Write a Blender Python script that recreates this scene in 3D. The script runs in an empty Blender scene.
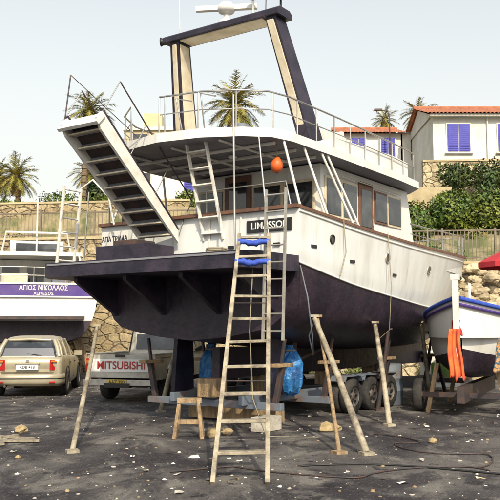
import bpy, math, random
from mathutils import Vector, Matrix
random.seed(7)
sc=bpy.context.scene
R=math.radians
# ------------------------------------------------------------------ materials
def M(name,col,rough=.6,metal=0.,col2=None,scale=2.,lo=.4,hi=.65,bump=0.,bscale=25.,stretch=(1,1,1),island=0.,spec=.5,detail=5,rust=0.):
    m=bpy.data.materials.new(name); m.use_nodes=True
    nt=m.node_tree; N=nt.nodes; L=nt.links
    b=N['Principled BSDF']; b.inputs['Roughness'].default_value=rough; b.inputs['Metallic'].default_value=metal
    b.inputs['Specular IOR Level'].default_value=spec
    if col2 is None: col2=tuple(c*.72 for c in col)
    tc=N.new('ShaderNodeTexCoord'); mp=N.new('ShaderNodeMapping'); mp.inputs['Scale'].default_value=stretch
    L.new(tc.outputs['Object'],mp.inputs['Vector'])
    no=N.new('ShaderNodeTexNoise'); no.inputs['Scale'].default_value=scale; no.inputs['Detail'].default_value=detail; no.inputs['Roughness'].default_value=.68
    L.new(mp.outputs[0],no.inputs['Vector'])
    cr=N.new('ShaderNodeValToRGB'); cr.color_ramp.elements[0].position=lo; cr.color_ramp.elements[1].position=hi
    cr.color_ramp.elements[0].color=(*col,1); cr.color_ramp.elements[1].color=(*col2,1)
    L.new(no.outputs['Fac'],cr.inputs[0])
    out=cr.outputs[0]
    if rust>0:
        mp2=N.new('ShaderNodeMapping'); mp2.inputs['Scale'].default_value=(3.2,3.2,.22); L.new(tc.outputs['Object'],mp2.inputs['Vector'])
        n4=N.new('ShaderNodeTexNoise'); n4.inputs['Scale'].default_value=2.4; n4.inputs['Detail'].default_value=5; L.new(mp2.outputs[0],n4.inputs['Vector'])
        r4=N.new('ShaderNodeValToRGB'); r4.color_ramp.elements[0].position=.60; r4.color_ramp.elements[1].position=.78
        r4.color_ramp.elements[0].color=(0,0,0,1); r4.color_ramp.elements[1].color=(rust,rust,rust,1); L.new(n4.outputs['Fac'],r4.inputs[0])
        x=N.new('ShaderNodeMixRGB'); x.inputs[2].default_value=(.26,.16,.085,1); L.new(r4.outputs[0],x.inputs[0]); L.new(out,x.inputs[1]); out=x.outputs[0]
    if island>0:
        g=N.new('ShaderNodeNewGeometry'); mr=N.new('ShaderNodeMapRange')
        mr.inputs['To Min'].default_value=1-island; mr.inputs['To Max'].default_value=1+island
        L.new(g.outputs['Random Per Island'],mr.inputs['Value'])
        mx=N.new('ShaderNodeVectorMath'); mx.operation='SCALE'
        L.new(out,mx.inputs[0]); L.new(mr.outputs[0],mx.inputs['Scale']); out=mx.outputs[0]
    L.new(out,b.inputs['Base Color'])
    if bump>0:
        n2=N.new('ShaderNodeTexNoise'); n2.inputs['Scale'].default_value=bscale; n2.inputs['Detail'].default_value=4
        L.new(tc.outputs['Object'],n2.inputs['Vector'])
        bp=N.new('ShaderNodeBump'); bp.inputs['Strength'].default_value=bump; bp.inputs['Distance'].default_value=.05
        L.new(n2.outputs['Fac'],bp.inputs['Height']); L.new(bp.outputs[0],b.inputs['Normal'])
    return m
def Mstone(name,c1,c2,mortar,scale=2.2,stretch=(1,1,1.4)):
    m=bpy.data.materials.new(name); m.use_nodes=True
    nt=m.node_tree; N=nt.nodes; L=nt.links; b=N['Principled BSDF']; b.inputs['Roughness'].default_value=.9
    tc=N.new('ShaderNodeTexCoord'); mp=N.new('ShaderNodeMapping'); mp.inputs['Scale'].default_value=stretch
    L.new(tc.outputs['Object'],mp.inputs['Vector'])
    ns=N.new('ShaderNodeTexNoise'); ns.inputs['Scale'].default_value=2.5; ns.inputs['Detail'].default_value=3; L.new(mp.outputs[0],ns.inputs['Vector'])
    ad=N.new('ShaderNodeVectorMath'); ad.operation='MULTIPLY_ADD'; ad.inputs[1].default_value=(.2,.2,.2)
    L.new(ns.outputs['Color'],ad.inputs[0]); L.new(mp.outputs[0],ad.inputs[2])
    v=N.new('ShaderNodeTexVoronoi'); v.inputs['Scale'].default_value=scale; L.new(ad.outputs[0],v.inputs['Vector'])
    ve=N.new('ShaderNodeTexVoronoi'); ve.feature='DISTANCE_TO_EDGE'; ve.inputs['Scale'].default_value=scale; L.new(ad.outputs[0],ve.inputs['Vector'])
    sx=N.new('ShaderNodeSeparateColor'); L.new(v.outputs['Color'],sx.inputs[0])
    cr=N.new('ShaderNodeValToRGB'); cr.color_ramp.elements[0].color=(*c1,1); cr.color_ramp.elements[1].color=(*c2,1); L.new(sx.outputs[0],cr.inputs[0])
    n3=N.new('ShaderNodeTexNoise'); n3.inputs['Scale'].default_value=7; n3.inputs['Detail'].default_value=5; n3.inputs['Roughness'].default_value=.75; L.new(tc.outputs['Object'],n3.inputs['Vector'])
    mr=N.new('ShaderNodeMapRange'); mr.inputs['From Min'].default_value=.25; mr.inputs['From Max'].default_value=.75; mr.inputs['To Min'].default_value=.3; mr.inputs['To Max'].default_value=1.55; L.new(n3.outputs['Fac'],mr.inputs['Value'])
    er=N.new('ShaderNodeMapRange'); er.inputs['From Min'].default_value=.0; er.inputs['From Max'].default_value=.09; L.new(ve.outputs['Distance'],er.inputs['Value'])
    mx=N.new('ShaderNodeMixRGB'); mx.inputs[1].default_value=(*mortar,1); L.new(er.outputs[0],mx.inputs[0]); L.new(cr.outputs[0],mx.inputs[2])
    sc_=N.new('ShaderNodeVectorMath'); sc_.operation='SCALE'; L.new(mx.outputs[0],sc_.inputs[0]); L.new(mr.outputs[0],sc_.inputs['Scale'])
    L.new(sc_.outputs[0],b.inputs['Base Color'])
    bp=N.new('ShaderNodeBump'); bp.inputs['Strength'].default_value=.8; bp.inputs['Distance'].default_value=.08
    ad2=N.new('ShaderNodeMath'); ad2.operation='ADD'; L.new(er.outputs[0],ad2.inputs[0]); L.new(n3.outputs['Fac'],ad2.inputs[1])
    L.new(ad2.outputs[0],bp.inputs['Height']); L.new(bp.outputs[0],b.inputs['Normal'])
    return m
def Mground():
    m=bpy.data.materials.new('asphalt_yard'); m.use_nodes=True
    nt=m.node_tree; N=nt.nodes; L=nt.links; b=N['Principled BSDF']; b.inputs['Specular IOR Level'].default_value=.3
    tc=N.new('ShaderNodeTexCoord')
    def noise(s,d=6,r=.6,st=(1,1,1),off=0,dist=0):
        mp=N.new('ShaderNodeMapping'); mp.inputs['Scale'].default_value=st; mp.inputs['Location'].default_value=(off,off*.7,0); L.new(tc.outputs['Object'],mp.inputs['Vector'])
        n=N.new('ShaderNodeTexNoise'); n.inputs['Scale'].default_value=s; n.inputs['Detail'].default_value=d; n.inputs['Roughness'].default_value=r; n.inputs['Distortion'].default_value=dist
        L.new(mp.outputs[0],n.inputs['Vector']); return n.outputs['Fac']
    def ramp(src,a,bb,ca,cb):
        c=N.new('ShaderNodeValToRGB'); c.color_ramp.elements[0].position=a; c.color_ramp.elements[1].position=bb
        c.color_ramp.elements[0].color=(*ca,1); c.color_ramp.elements[1].color=(*cb,1); L.new(src,c.inputs[0]); return c.outputs[0]
    def mix(f,a,c):
        x=N.new('ShaderNodeMixRGB'); L.new(f,x.inputs[0])
        for i,s in ((1,a),(2,c)):
            if isinstance(s,tuple): x.inputs[i].default_value=(*s,1)
            else: L.new(s,x.inputs[i])
        return x.outputs[0]
    base=ramp(noise(1.6,8,.75,(1,.8,1)),.38,.66,(.030,.026,.032),(.085,.077,.078))
    dust=ramp(noise(.6,8,.66,(1,.6,1),3,.5),.45,.57,(0,0,0),(.85,.85,.85))
    c=mix(dust,base,(.165,.152,.142))
    d2=ramp(noise(1.5,8,.72,(1,.55,1),9,.5),.51,.61,(0,0,0),(.8,.8,.8))
    c=mix(d2,c,(.26,.243,.215))
    dark=ramp(noise(.8,7,.66,(1,.6,1),17,.8),.50,.58,(0,0,0),(.85,.85,.85))
    c=mix(dark,c,(.024,.020,.027))
    stain=ramp(noise(2.4,5,.65,(1,.7,1),27),.60,.64,(0,0,0),(.85,.85,.85))
    c=mix(stain,c,(.012,.010,.014))
    spk=ramp(noise(30,3,.7),.58,.66,(0,0,0),(.7,.7,.7))
    c=mix(spk,c,(.27,.255,.23))
    spd=ramp(noise(44,2,.6,(1,1,1),5),.58,.66,(0,0,0),(.85,.85,.85))
    c=mix(spd,c,(.012,.011,.013))
    L.new(c,b.inputs['Base Color'])
    rr=N.new('ShaderNodeMapRange'); rr.inputs['To Min'].default_value=.45; rr.inputs['To Max'].default_value=.98; L.new(noise(1.7,4),rr.inputs['Value']); L.new(rr.outputs[0],b.inputs['Roughness'])
    bp=N.new('ShaderNodeBump'); bp.inputs['Strength'].default_value=1.; bp.inputs['Distance'].default_value=.05
    L.new(noise(14,7,.78),bp.inputs['Height']); L.new(bp.outputs[0],b.inputs['Normal'])
    return m
WHITE=M('white_gelcoat',(.64,.635,.60),.32,col2=(.50,.47,.40),scale=1.6,lo=.5,hi=.8,stretch=(1.6,1.6,.35),rust=.25)
HULLW=M('weathered_white_hull',(.60,.62,.62),.30,col2=(.43,.43,.40),scale=1.5,lo=.46,hi=.80,stretch=(1.5,1.5,.3),bump=.10,bscale=2.5,rust=.5)
WHITE2=M('white_paint',(.62,.61,.57),.5,col2=(.45,.42,.36),scale=4,lo=.48,hi=.75)
GREYU=M('grey_headliner',(.20,.205,.23),.6,col2=(.14,.14,.16),scale=3)
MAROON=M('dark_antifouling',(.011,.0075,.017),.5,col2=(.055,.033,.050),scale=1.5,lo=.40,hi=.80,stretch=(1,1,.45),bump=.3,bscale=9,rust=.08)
PURPLE=M('dark_navy_purple_paint',(.009,.007,.017),.48,col2=(.032,.023,.040),scale=2.5,bump=.15)
PURPB=M('violet_band',(.05,.022,.18),.5,col2=(.08,.045,.18))
ALU=M('aluminium',(.48,.46,.42),.42,metal=.6,col2=(.31,.29,.25),scale=5)
STEEL=M('stainless',(.50,.48,.45),.3,metal=.9)
WOODR=M('varnished_rail',(.15,.070,.04),.55,col2=(.09,.045,.03),scale=5)
TIMBER=M('raw_timber',(.31,.215,.12),.85,col2=(.13,.09,.05),scale=3,stretch=(4,4,.8),bump=.35,bscale=30)
LADW=M('weathered_ladder',(.33,.29,.21),.75,col2=(.10,.08,.06),scale=4,bump=.25)
CREAM=M('cream_panel',(.58,.52,.39),.6,col2=(.42,.35,.24),scale=3)
GLASS=M('dark_glass',(.015,.018,.022),.05,col2=(.08,.085,.09),scale=1.3,lo=.45,hi=.7,spec=.8)  # paler noise patches in the colour imitate reflections on the panes
TYRE=M('tyre_rubber',(.014,.014,.015),.85,bump=.2,col2=(.04,.035,.03),scale=5)
DARKM=M('dark_steel',(.026,.024,.03),.6,col2=(.075,.04,.028),scale=4)
BLUEG=M('blue_grey_steel',(.11,.135,.17),.65,col2=(.13,.08,.055),scale=3,lo=.48,hi=.66)
TARP=M('blue_tarp',(.02,.12,.36),.42,col2=(.05,.23,.48),scale=6,bump=.9,bscale=9)
BLUECL=M('blue_cloth',(.02,.05,.34),.8,col2=(.035,.09,.42),scale=9)
ORANGE=M('orange_plastic',(.7,.12,.02),.5)
ORCL=M('orange_cloth',(.68,.14,.03),.85,col2=(.48,.05,.03),scale=3)
REDM=M('red_cloth',(.42,.02,.03),.8)
YEL=M('yellow_plastic',(.6,.42,.05),.6)
ROPE=M('rope',(.28,.245,.175),.9)
BLACK=M('black_plastic',(.012,.012,.013),.5)
LETW=M('white_lettering',(.7,.7,.67),.5); LETD=M('dark_lettering',(.03,.03,.05),.5); LETR=M('red_lettering',(.38,.02,.02),.5)
CHAMP=M('champagne_car_paint',(.40,.36,.26),.28,metal=.3,col2=(.31,.27,.19),scale=1.5)
SILV=M('white_grey_truck_paint',(.43,.42,.37),.4,col2=(.27,.24,.19),scale=2.5)
LAMPR=M('tail_lamp_red',(.35,.01,.01),.2); LAMPO=M('lamp_amber',(.6,.2,.02),.2)
RUBW=M('wheel_rim',(.15,.14,.13),.55,metal=.3,col2=(.08,.06,.045))
STONE=Mstone('rubble_stone',(.34,.27,.16),(.62,.52,.34),(.18,.14,.085),2.4)
STONE2=Mstone('sandstone_blocks',(.27,.205,.11),(.42,.335,.20),(.16,.12,.075),2.0,(1,1,1.7))
PLAST=M('beige_render',(.45,.375,.23),.9,col2=(.30,.24,.14),scale=.9,bump=.2)
HWHITE=M('white_render',(.64,.63,.58),.85,col2=(.50,.48,.42),scale=.7)
HCREAM=M('cream_render',(.52,.44,.27),.85,col2=(.41,.34,.20),scale=.5)
TILE=M('terracotta_tile',(.40,.14,.07),.85,col2=(.22,.085,.045),scale=3,bump=.3,island=.2)
SHUT=M('blue_shutter',(.035,.035,.30),.55,col2=(.05,.05,.36))
FENCE=M('fence_metal',(.17,.14,.10),.6,col2=(.10,.07,.045))
EARTH=M('dry_hill_earth',(.26,.21,.12),.95,col2=(.085,.095,.035),scale=.9,lo=.42,hi=.58,bump=.6,bscale=4)
LEAF=M('leaf_green',(.038,.085,.010),.6,col2=(.13,.15,.018),scale=.8,island=.7)
LEAFD=M('leaf_dark',(.022,.050,.009),.6,col2=(.065,.085,.016),scale=.8,island=.7)
SCRUB=M('dry_scrub_leaf',(.10,.10,.03),.8,col2=(.24,.19,.07),scale=.5,island=.5)
PALML=M('palm_leaf',(.12,.13,.020),.55,col2=(.28,.21,.04),scale=.7,island=.55)
PALMD=M('palm_dead_leaf',(.25,.16,.05),.8,island=.4)
BARK=M('palm_bark',(.17,.12,.07),.95,col2=(.075,.05,.03),scale=6,stretch=(1,1,3),bump=.6,bscale=10)
CLAY=M('pale_stone',(.42,.39,.33),.9,col2=(.27,.245,.2),scale=4,bump=.3)
ROCKM=M('ochre_rock',(.33,.25,.13),.9,bump=.5,bscale=12)
BOULD=M('boulder_stone',(.46,.38,.24),.92,col2=(.24,.19,.12),scale=2.5,bump=.7,bscale=6,island=.35)
PATT=M('patterned_cloth',(.03,.07,.10),.85,col2=(.36,.20,.08),scale=14,lo=.48,hi=.54)
# ------------------------------------------------------------------ geometry builder
def basis(d,up=(0,0,1)):
    d=Vector(d).normalized(); u=Vector(up).normalized()
    if abs(d.dot(u))>.98: u=Vector((1,0,0)) if abs(d.x)<.9 else Vector((0,1,0))
    a=u.cross(d).normalized(); b=d.cross(a).normalized(); return d,a,b
class G:
    def __init__(s): s.v=[];s.f=[];s.mi=[];s.sm=[];s.mats=[]
    def add(s,vs,fs,mat,smooth=False):
        if mat not in s.mats: s.mats.append(mat)
        k=s.mats.index(mat); o=len(s.v)
        s.v+=[tuple(v) for v in vs]
        for f in fs: s.f.append([i+o for i in f]); s.mi.append(k); s.sm.append(smooth)
    def box(s,c,z,mat,rot=None):
        c=Vector(c); h=[q/2 for q in z]; vs=[]
        for i in (-1,1):
            for j in (-1,1):
                for k in (-1,1):
                    p=Vector((i*h[0],j*h[1],k*h[2]))
                    if rot is not None: p=rot@p
                    vs.append(c+p)
        s.add(vs,[(0,1,3,2),(4,6,7,5),(0,4,5,1),(2,3,7,6),(0,2,6,4),(1,5,7,3)],mat)
    def beam(s,p1,p2,w,h,mat,up=(0,0,1)):
        p1=Vector(p1);p2=Vector(p2); d,a,b=basis(p2-p1,up); vs=[]
        for p in (p1,p2):
            for (i,j) in ((-1,-1),(1,-1),(1,1),(-1,1)): vs.append(p+a*(i*w/2)+b*(j*h/2))
        s.add(vs,[(0,3,2,1),(4,5,6,7),(0,1,5,4),(1,2,6,5),(2,3,7,6),(3,0,4,7)],mat)
    def path(s,pts,r,mat,n=8,r2=None,caps=True):
        pts=[Vector(p) for p in pts]; rings=[]; pa=None
        for i,p in enumerate(pts):
            t=(pts[min(i+1,len(pts)-1)]-pts[max(i-1,0)])
            d,a,b=basis(t) if pa is None else (t.normalized(),None,None)
            if pa is not None:
                a=(pa-d*pa.dot(d)).normalized(); b=d.cross(a)
            pa=a; rr=r if r2 is None else r+(r2-r)*i/(len(pts)-1)
            rings.append([p+(a*math.cos(2*math.pi*k/n)+b*math.sin(2*math.pi*k/n))*rr for k in range(n)])
        s.loft(rings,mat,True,caps,True)
    def tube(s,p1,p2,r,mat,n=8,r2=None): s.path([p1,p2],r,mat,n,r2)
    def loft(s,rings,mat,closed=True,caps=False,smooth=True):
        n=len(rings[0]); vs=[v for r in rings for v in r]; fs=[]
        for i in range(len(rings)-1):
            for k in range(n if closed else n-1):
                k2=(k+1)%n; fs.append((i*n+k,i*n+k2,(i+1)*n+k2,(i+1)*n+k))
        s.add(vs,fs,mat,smooth)
        if caps:
            s.add(rings[0],[tuple(range(n))[::-1]],mat); s.add(rings[-1],[tuple(range(n))],mat)
    def extr(s,poly,vec,mat,mat2=None):
        n=len(poly); poly=[Vector(p) for p in poly]; vec=Vector(vec); q=[p+vec for p in poly]
        s.add(poly+q,[(i,(i+1)%n,(i+1)%n+n,i+n) for i in range(n)],mat)
        s.add(poly,[tuple(range(n))[::-1]],mat2 or mat); s.add(q,[tuple(range(n))],mat)
    def lathe(s,c,axis,prof,mat,n=20,smooth=True):
        c=Vector(c); d,a,b=basis(axis)
        s.loft([[c+d*h+(a*math.cos(2*math.pi*k/n)+b*math.sin(2*math.pi*k/n))*max(r,.0005) for k in range(n)] for r,h in prof],mat,True,False,smooth)
    def wheel(s,c,axis,r,w,n=24,rim=None):
        rim=rim or RUBW
        s.lathe(c,axis,[(r*.6,-w/2),(r*.93,-w/2),(r,-w*.32),(r,w*.32),(r*.93,w/2),(r*.6,w/2)],TYRE,n)
        s.lathe(c,axis,[(0,w*.30),(r*.2,w*.34),(r*.22,w*.2),(r*.5,w*.22),(r*.6,w*.45)],rim,n)
        s.lathe(c,axis,[(0,-w*.30),(r*.2,-w*.34),(r*.22,-w*.2),(r*.5,-w*.22),(r*.6,-w*.45)],rim,n)
        d,a,b=basis(axis)
        for k in range(6):
            q=Vector(c)+(a*math.cos(k*1.047)+b*math.sin(k*1.047))*r*.38
            s.box(q+d*w*.24,(r*.14,r*.14,r*.14),BLACK); s.box(q-d*w*.24,(r*.14,r*.14,r*.14),BLACK)
    def rock(s,c,r,mat,sq=(1,1,.75)):
        rs=[]
        for j in range(6):
            ph=math.pi*(.06+.88*j/5); rs.append([(c[0]+math.cos(k*.785)*math.sin(ph)*r*sq[0]*random.uniform(.75,1.25),c[1]+math.sin(k*.785)*math.sin(ph)*r*sq[1]*random.uniform(.75,1.25),c[2]-math.cos(ph)*r*sq[2]*random.uniform(.9,1.1)) for k in range(8)])
        s.loft(rs,mat,True,True,False)
    def obj(s,name,parent=None,bevel=0,loc=None,rot=None,seg=2):
        me=bpy.data.meshes.new(name); me.from_pydata(s.v,[],s.f); me.update()
        for m in s.mats: me.materials.append(m)
        me.polygons.foreach_set('material_index',s.mi); me.polygons.foreach_set('use_smooth',s.sm); me.update()
        o=bpy.data.objects.new(name,me); sc.collection.objects.link(o)
        if parent: o.parent=parent
        if loc: o.location=loc
        if rot: o.rotation_euler=rot
        if bevel:
            md=o.modifiers.new('bev','BEVEL'); md.width=bevel; md.segments=seg; md.limit_method='ANGLE'; md.angle_limit=R(40)
        return o
def empty(name,loc=(0,0,0),rz=0):
    e=bpy.data.objects.new(name,None); sc.collection.objects.link(e); e.location=loc; e.rotation_euler=(0,0,rz); e.empty_display_size=.3; return e
def text(name,body,size,org,xd,yd,mat,parent,ex=.004,align='CENTER',sx=1):
    c=bpy.data.curves.new(name,'FONT'); c.body=body; c.size=size; c.extrude=ex; c.align_x=align; c.align_y='CENTER'; c.offset=size*.012
    o=bpy.data.objects.new(name,c); sc.collection.objects.link(o); c.materials.append(mat)
    x=Vector(xd).normalized(); y=Vector(yd).normalized(); z=x.cross(y)
    m=Matrix((x*sx,y,z)).transposed().to_4x4(); m.translation=Vector(org)
    o.parent=parent; o.matrix_local=m; return o
def cr_(P,n):
    out=[]
    for i in range(len(P)-1):
        p0=P[max(i-1,0)];p1=P[i];p2=P[i+1];p3=P[min(i+2,len(P)-1)]
        for k in range(n):
            t=k/n; out.append(tuple(.5*((2*b)+(c-a)*t+(2*a-5*b+4*c-d)*t*t+(3*b-a-3*c+d)*t**3) for a,b,c,d in zip(p0,p1,p2,p3)))
    out.append(tuple(P[-1])); return out
def hull(g,st,rake,Lh,mtop,mbot,deckz,thick=.07,nx=4,deckmat=None,inmat=None):
    S=cr_(st,nx); top=[];bot=[];
    for r in S:
        x,kz,bb,bz,pb,pz,sb,sz=r; f=(max(x,0)/Lh)**4
        def rk(z): return x-rake*f*(sz-z)/(sz-kz)
        c=[(0,kz),(bb*.55,kz+(bz-kz)*.28),(bb,bz),(pb,pz),(pb+(sb-pb)*.55,pz+(sz-pz)*.5),(sb,sz)]
        c2=cr_(c,4)
        bot.append([(rk(z),y,z) for y,z in c2[:13]]); top.append([(rk(z),y,z) for y,z in c2[12:]])
    for sg in (1,-1):
        g.loft([[(x,y*sg,z) for x,y,z in r] for r in bot],mbot,False)
        g.loft([[(x,y*sg,z) for x,y,z in r] for r in top],mtop,False)
        g.loft([[(r[-1][0],r[-1][1]*sg,r[-1][2]),(r[-1][0]-.0,max(r[-1][1]-thick,0)*sg,r[-1][2]),(r[-1][0],max(r[-1][1]-thick*1.4,0)*sg,deckz)] for r in top],inmat or mtop,False,smooth=False)
    g.loft([[(r[-1][0],(r[-1][1]-thick*1.4) if r[-1][1]>thick*1.4 else 0,deckz),(r[-1][0],-(r[-1][1]-thick*1.4) if r[-1][1]>thick*1.4 else 0,deckz)] for r in top],deckmat or mtop,False,smooth=False)
    b=bot[0]; t=top[0]
    g.add([(x,y,z) for x,y,z in b]+[(x,-y,z) for x,y,z in b[::-1]],[tuple(range(2*len(b)))],mbot)
    g.add([(x,y,z) for x,y,z in t]+[(x,-y,z) for x,y,z in t[::-1]],[tuple(range(2*len(t)))],mtop)
    g.add([(thick,y,z) for x,y,z in t]+[(thick,-y,z) for x,y,z in t[::-1]],[tuple(range(2*len(t)))],inmat or mtop)
    sh=[r[-1] for r in top]; pl=[r[0] for r in top]
    return sh,pl,top,bot
# ================================================================== MAIN BOAT
BO=(-1.0,13.6,0); BR=R(55)
boat=empty('motor_boat',BO,BR)
st=[(0,1.42,1.80,1.78,2.12,2.66,2.16,3.50),(1,1.34,1.84,1.72,2.14,2.50,2.2,3.43),(2,1.28,1.85,1.66,2.12,2.37,2.22,3.36),(3.5,1.22,1.78,1.6,2.06,2.24,2.22,3.30),
(5,1.18,1.60,1.55,1.92,2.14,2.17,3.27),(6.5,1.17,1.34,1.5,1.70,2.08,2.05,3.28),(8,1.18,.98,1.47,1.32,2.04,1.8,3.33),(9.5,1.22,.56,1.47,.86,2.01,1.36,3.42),
(10.7,1.28,.26,1.5,.45,1.99,.84,3.52),(11.5,1.36,.09,1.55,.18,1.98,.42,3.60),(12,1.42,.015,1.6,.03,1.98,.04,3.66)]
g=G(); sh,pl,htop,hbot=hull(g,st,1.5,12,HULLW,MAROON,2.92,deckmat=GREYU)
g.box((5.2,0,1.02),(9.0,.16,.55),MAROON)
g.obj('hull',boat)
g=G()
for sg in (1,-1):
    g.loft([[(x,(y+.025)*sg,z+.045),(x,(y-.10)*sg,z+.045),(x,(y-.10)*sg,z-.003),(x,(y+.025)*sg,z-.003)] for x,y,z in sh],WOODR,True,True,False)
    g.path([(x,(y+.008)*sg,z) for x,y,z in pl],.016,WHITE,6)
    g.path([(r[7][0],(r[7][1]+.008)*sg,r[7][2]+.03) for r in htop],.018,WHITE,6)
g.box((-.005,0,3.53),(.16,4.34,.055),WOODR)
g.obj('cap_rail',boat)
g=G()
for i,k,rr in ((4,5,.06),(11,5,.075),(17,5,.075)):
    r=htop[i]; p=r[k]; c=Vector((p[0],-p[1]-.004,p[2]))
    g.lathe(c,(0,-1,-.1),[(0,.0),(rr,.0),(rr,.018),(rr*1.28,.016),(rr*1.32,-.02)],ALU if i>5 else BLACK,16)
    g.lathe(c,(0,-1,-.1),[(0,.008),(rr*.97,.008)],GLASS,16)
for i,k in ((2,3),(7,3),(12,3)):
    p=htop[i][k]; g.box((p[0],-p[1]-.003,p[2]),(.16,.03,.05),BLACK)
g.obj('portholes',boat)
# swim platform
g=G()
g.extr([(-1.25,-1.95,2.5),(-1.25,2.25,2.5),(-.95,2.5,2.5),(.0,2.5,2.5),(.0,-2.15,2.5),(-1.0,-2.1,2.5)],(0,0,.25),PURPLE)
g.extr([(-1.265,-1.9,2.70),(-1.265,2.2,2.70),(-1.25,2.2,2.70),(-1.25,-1.9,2.70)],(0,0,.03),GREYU)
for y in (-1.7,-.6,.6,1.75):
    g.extr([(0,y-.04,2.5),(-1.0,y-.04,2.5),(-1.0,y-.04,2.42),(-.0,y-.04,1.85)],(0,.08,0),PURPLE)
g.box((-.6,.75,2.88),(.7,1.15,.26),PURPLE)
g.box((-.62,.75,3.05),(.5,.5,.1),DARKM)
g.obj('swim_platform',boat,.012)
g=G()
g.box((-.012,-1.60,3.26),(.03,.86,.20),BLACK); g.box((-.012,1.80,3.22),(.02,.66,.34),WHITE2)
for y in (-1.05,-.4,1.35): g.box((-.014,y,3.1),(.02,.03,.7),WHITE2)
g.lathe((-.01,1.75,2.93),(-1,0,0),[(0,.02),(.05,.02),(.07,0)],BLACK,12)
for y in (-.85,-1.75): g.box((-.02,y,2.95),(.03,.12,.05),BLACK)
g.obj('name_boards',boat,.004)
text('port_name','LIMASSOL',.155,(-.03,-1.60,3.26),(0,-1,0),(0,0,1),LETW,boat)
text('boat_name','ΑΓΙΑ ΤΡΙΑΔΑ',.125,(-.026,1.80,3.26),(0,-1,0),(0,0,1),LETD,boat,sx=.85)
# cabin
g=G()
cx0,cx1,cy=1.9,5.7,1.45
g.extr([(cx0,-cy,2.9),(cx1+.5,-cy,2.9),(cx1,-cy,4.62),(cx0,-cy,4.62)],(0,2*cy,0),WHITE)
for sg in (-1,1):
    y=sg*(cy+.012)
    for (a,b,z0,z1) in ((2.08,2.62,3.72,4.38),(2.72,3.26,3.72,4.38),(4.1,4.6,3.80,4.38),(4.7,5.3,3.80,4.38)):
        g.box(((a+b)/2,y,(z0+z1)/2),(b-a+.09,.03,z1-z0+.09),WOODR if 4<a<4.5 else CREAM)
        g.box(((a+b)/2,y+sg*.012,(z0+z1)/2),(b-a,.03,z1-z0),GLASS)
    g.box((3.68,y,3.72),(.62,.03,1.6),WOODR); g.box((3.68,y+sg*.01,4.0),(.42,.03,.75),GLASS)
    g.box((3.93,y+sg*.025,3.75),(.02,.03,.14),STEEL)
    g.tube((2.1,y+sg*.06,4.48),(5.2,y+sg*.06,4.48),.014,STEEL,6)
x=cx0-.012
for (a,b,z0,z1) in ((-1.3,-.72,3.7,4.3),(-.6,.0,3.7,4.3),(.75,1.3,3.7,4.3)):
    g.box((x,(a+b)/2,(z0+z1)/2),(.03,b-a+.1,z1-z0+.1),CREAM); g.box((x-.012,(a+b)/2,(z0+z1)/2),(.03,b-a,z1-z0),GLASS)
g.box((x,.38,3.75),(.04,.62,1.65),WOODR); g.box((x-.015,.38,4.05),(.03,.42,.8),GLASS)
g.obj('cabin',boat,.01)
# flybridge deck / roof
out=[]
for y,xx in ((-1.78,5.6),(-1.85,4.5),(-1.88,2),(-1.86,.3),(-1.75,-.15),(-1.4,-.48),(-.8,-.78),(0,-.92),(.8,-.78),(1.4,-.35),(1.75,.3),(1.86,1.0),(1.88,2),(1.85,4.5),(1.78,5.6),(1.3,6.15),(0,6.35),(-1.3,6.15)): out.append((xx,y))
g=G()
g.extr([(x,y,4.65) for x,y in out],(0,0,.15),WHITE,GREYU)
for xx in (.1,.75,1.4): g.box((xx,0,4.62),(.05,3.3,.06),WHITE2)
for yy in (-1.0,0,1.0): g.box((.55,yy,4.625),(2.2,.045,.045),WHITE2)
g.box((.5,-.5,4.60),(.12,.12,.05),LETW)
g.obj('flybridge_deck',boat,.02)
g=G()
def inset(k): return [(2.6+(x-2.6)*(1-k*.33),y*(1-k)) for x,y in out]
seq=[(1.2,-1.74)]+[(2,-1.74),(4.4,-1.72),(5.3,-1.66),(5.85,-1.2),(6.0,0),(5.85,1.2),(5.3,1.66),(4.4,1.72),(2,1.74),(1.2,1.74)]
g.loft([[(x,y,4.80),(x,y,4.84+.34*min(1,max(0,(x-1.2)/1.2))),(x-(.05 if x>5 else 0),y*.965,4.84+.34*min(1,max(0,(x-1.2)/1.2))),(x-(.06 if x>5 else 0),y*.96,4.80)] for x,y in seq],WHITE,True,True,False)
g.box((4.9,-.3,5.15),(.5,1.2,.7),WHITE2); g.box((4.1,-.3,5.1),(.45,1.1,.5),WHITE2); g.box((3.9,-.3,5.45),(.1,1.1,.5),WHITE2)
g.box((1.3,.8,5.0),(.6,.9,.36),CREAM); g.box((.5,1.1,4.98),(.4,.6,.32),WHITE2); g.box((2.4,1.2,5.15),(.9,.5,.5),CREAM); g.box((2.6,-1.2,5.1),(.8,.4,.45),WHITE2)
g.lathe((.2,-.9,4.8),(0,0,1),[(0,.26),(.14,.25),(.16,.05),(.15,0)],BLUEG,12)
g.obj('flybridge_coaming',boat,.012)
g=G()
rp=inset(.05)
ring=[(x,y,5.42) for x,y in rp]; ring2=[(x,y,5.12) for x,y in rp]
g.path(ring[:8],.016,STEEL,6); g.path(ring2[:8],.010,STEEL,6); g.path(ring[8:15],.016,STEEL,6); g.path(ring2[8:15],.010,STEEL,6)
def along(poly,step):
    o=[];acc=0
    for a,b in zip(poly[:-1],poly[1:]):
        a=Vector(a);b=Vector(b);L=(b-a).length;t=-acc
        while t+step<=L+1e-6:
            t+=step; o.append(a+(b-a)*(t/L))
        acc=L-t
    return o
for run in (ring[:8],ring[8:15]):
    for p in [Vector(run[0])]+along(run,.62)+[Vector(run[-1])]: g.tube((p.x,p.y,4.79),(p.x,p.y,5.42),.013,STEEL,6)
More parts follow.
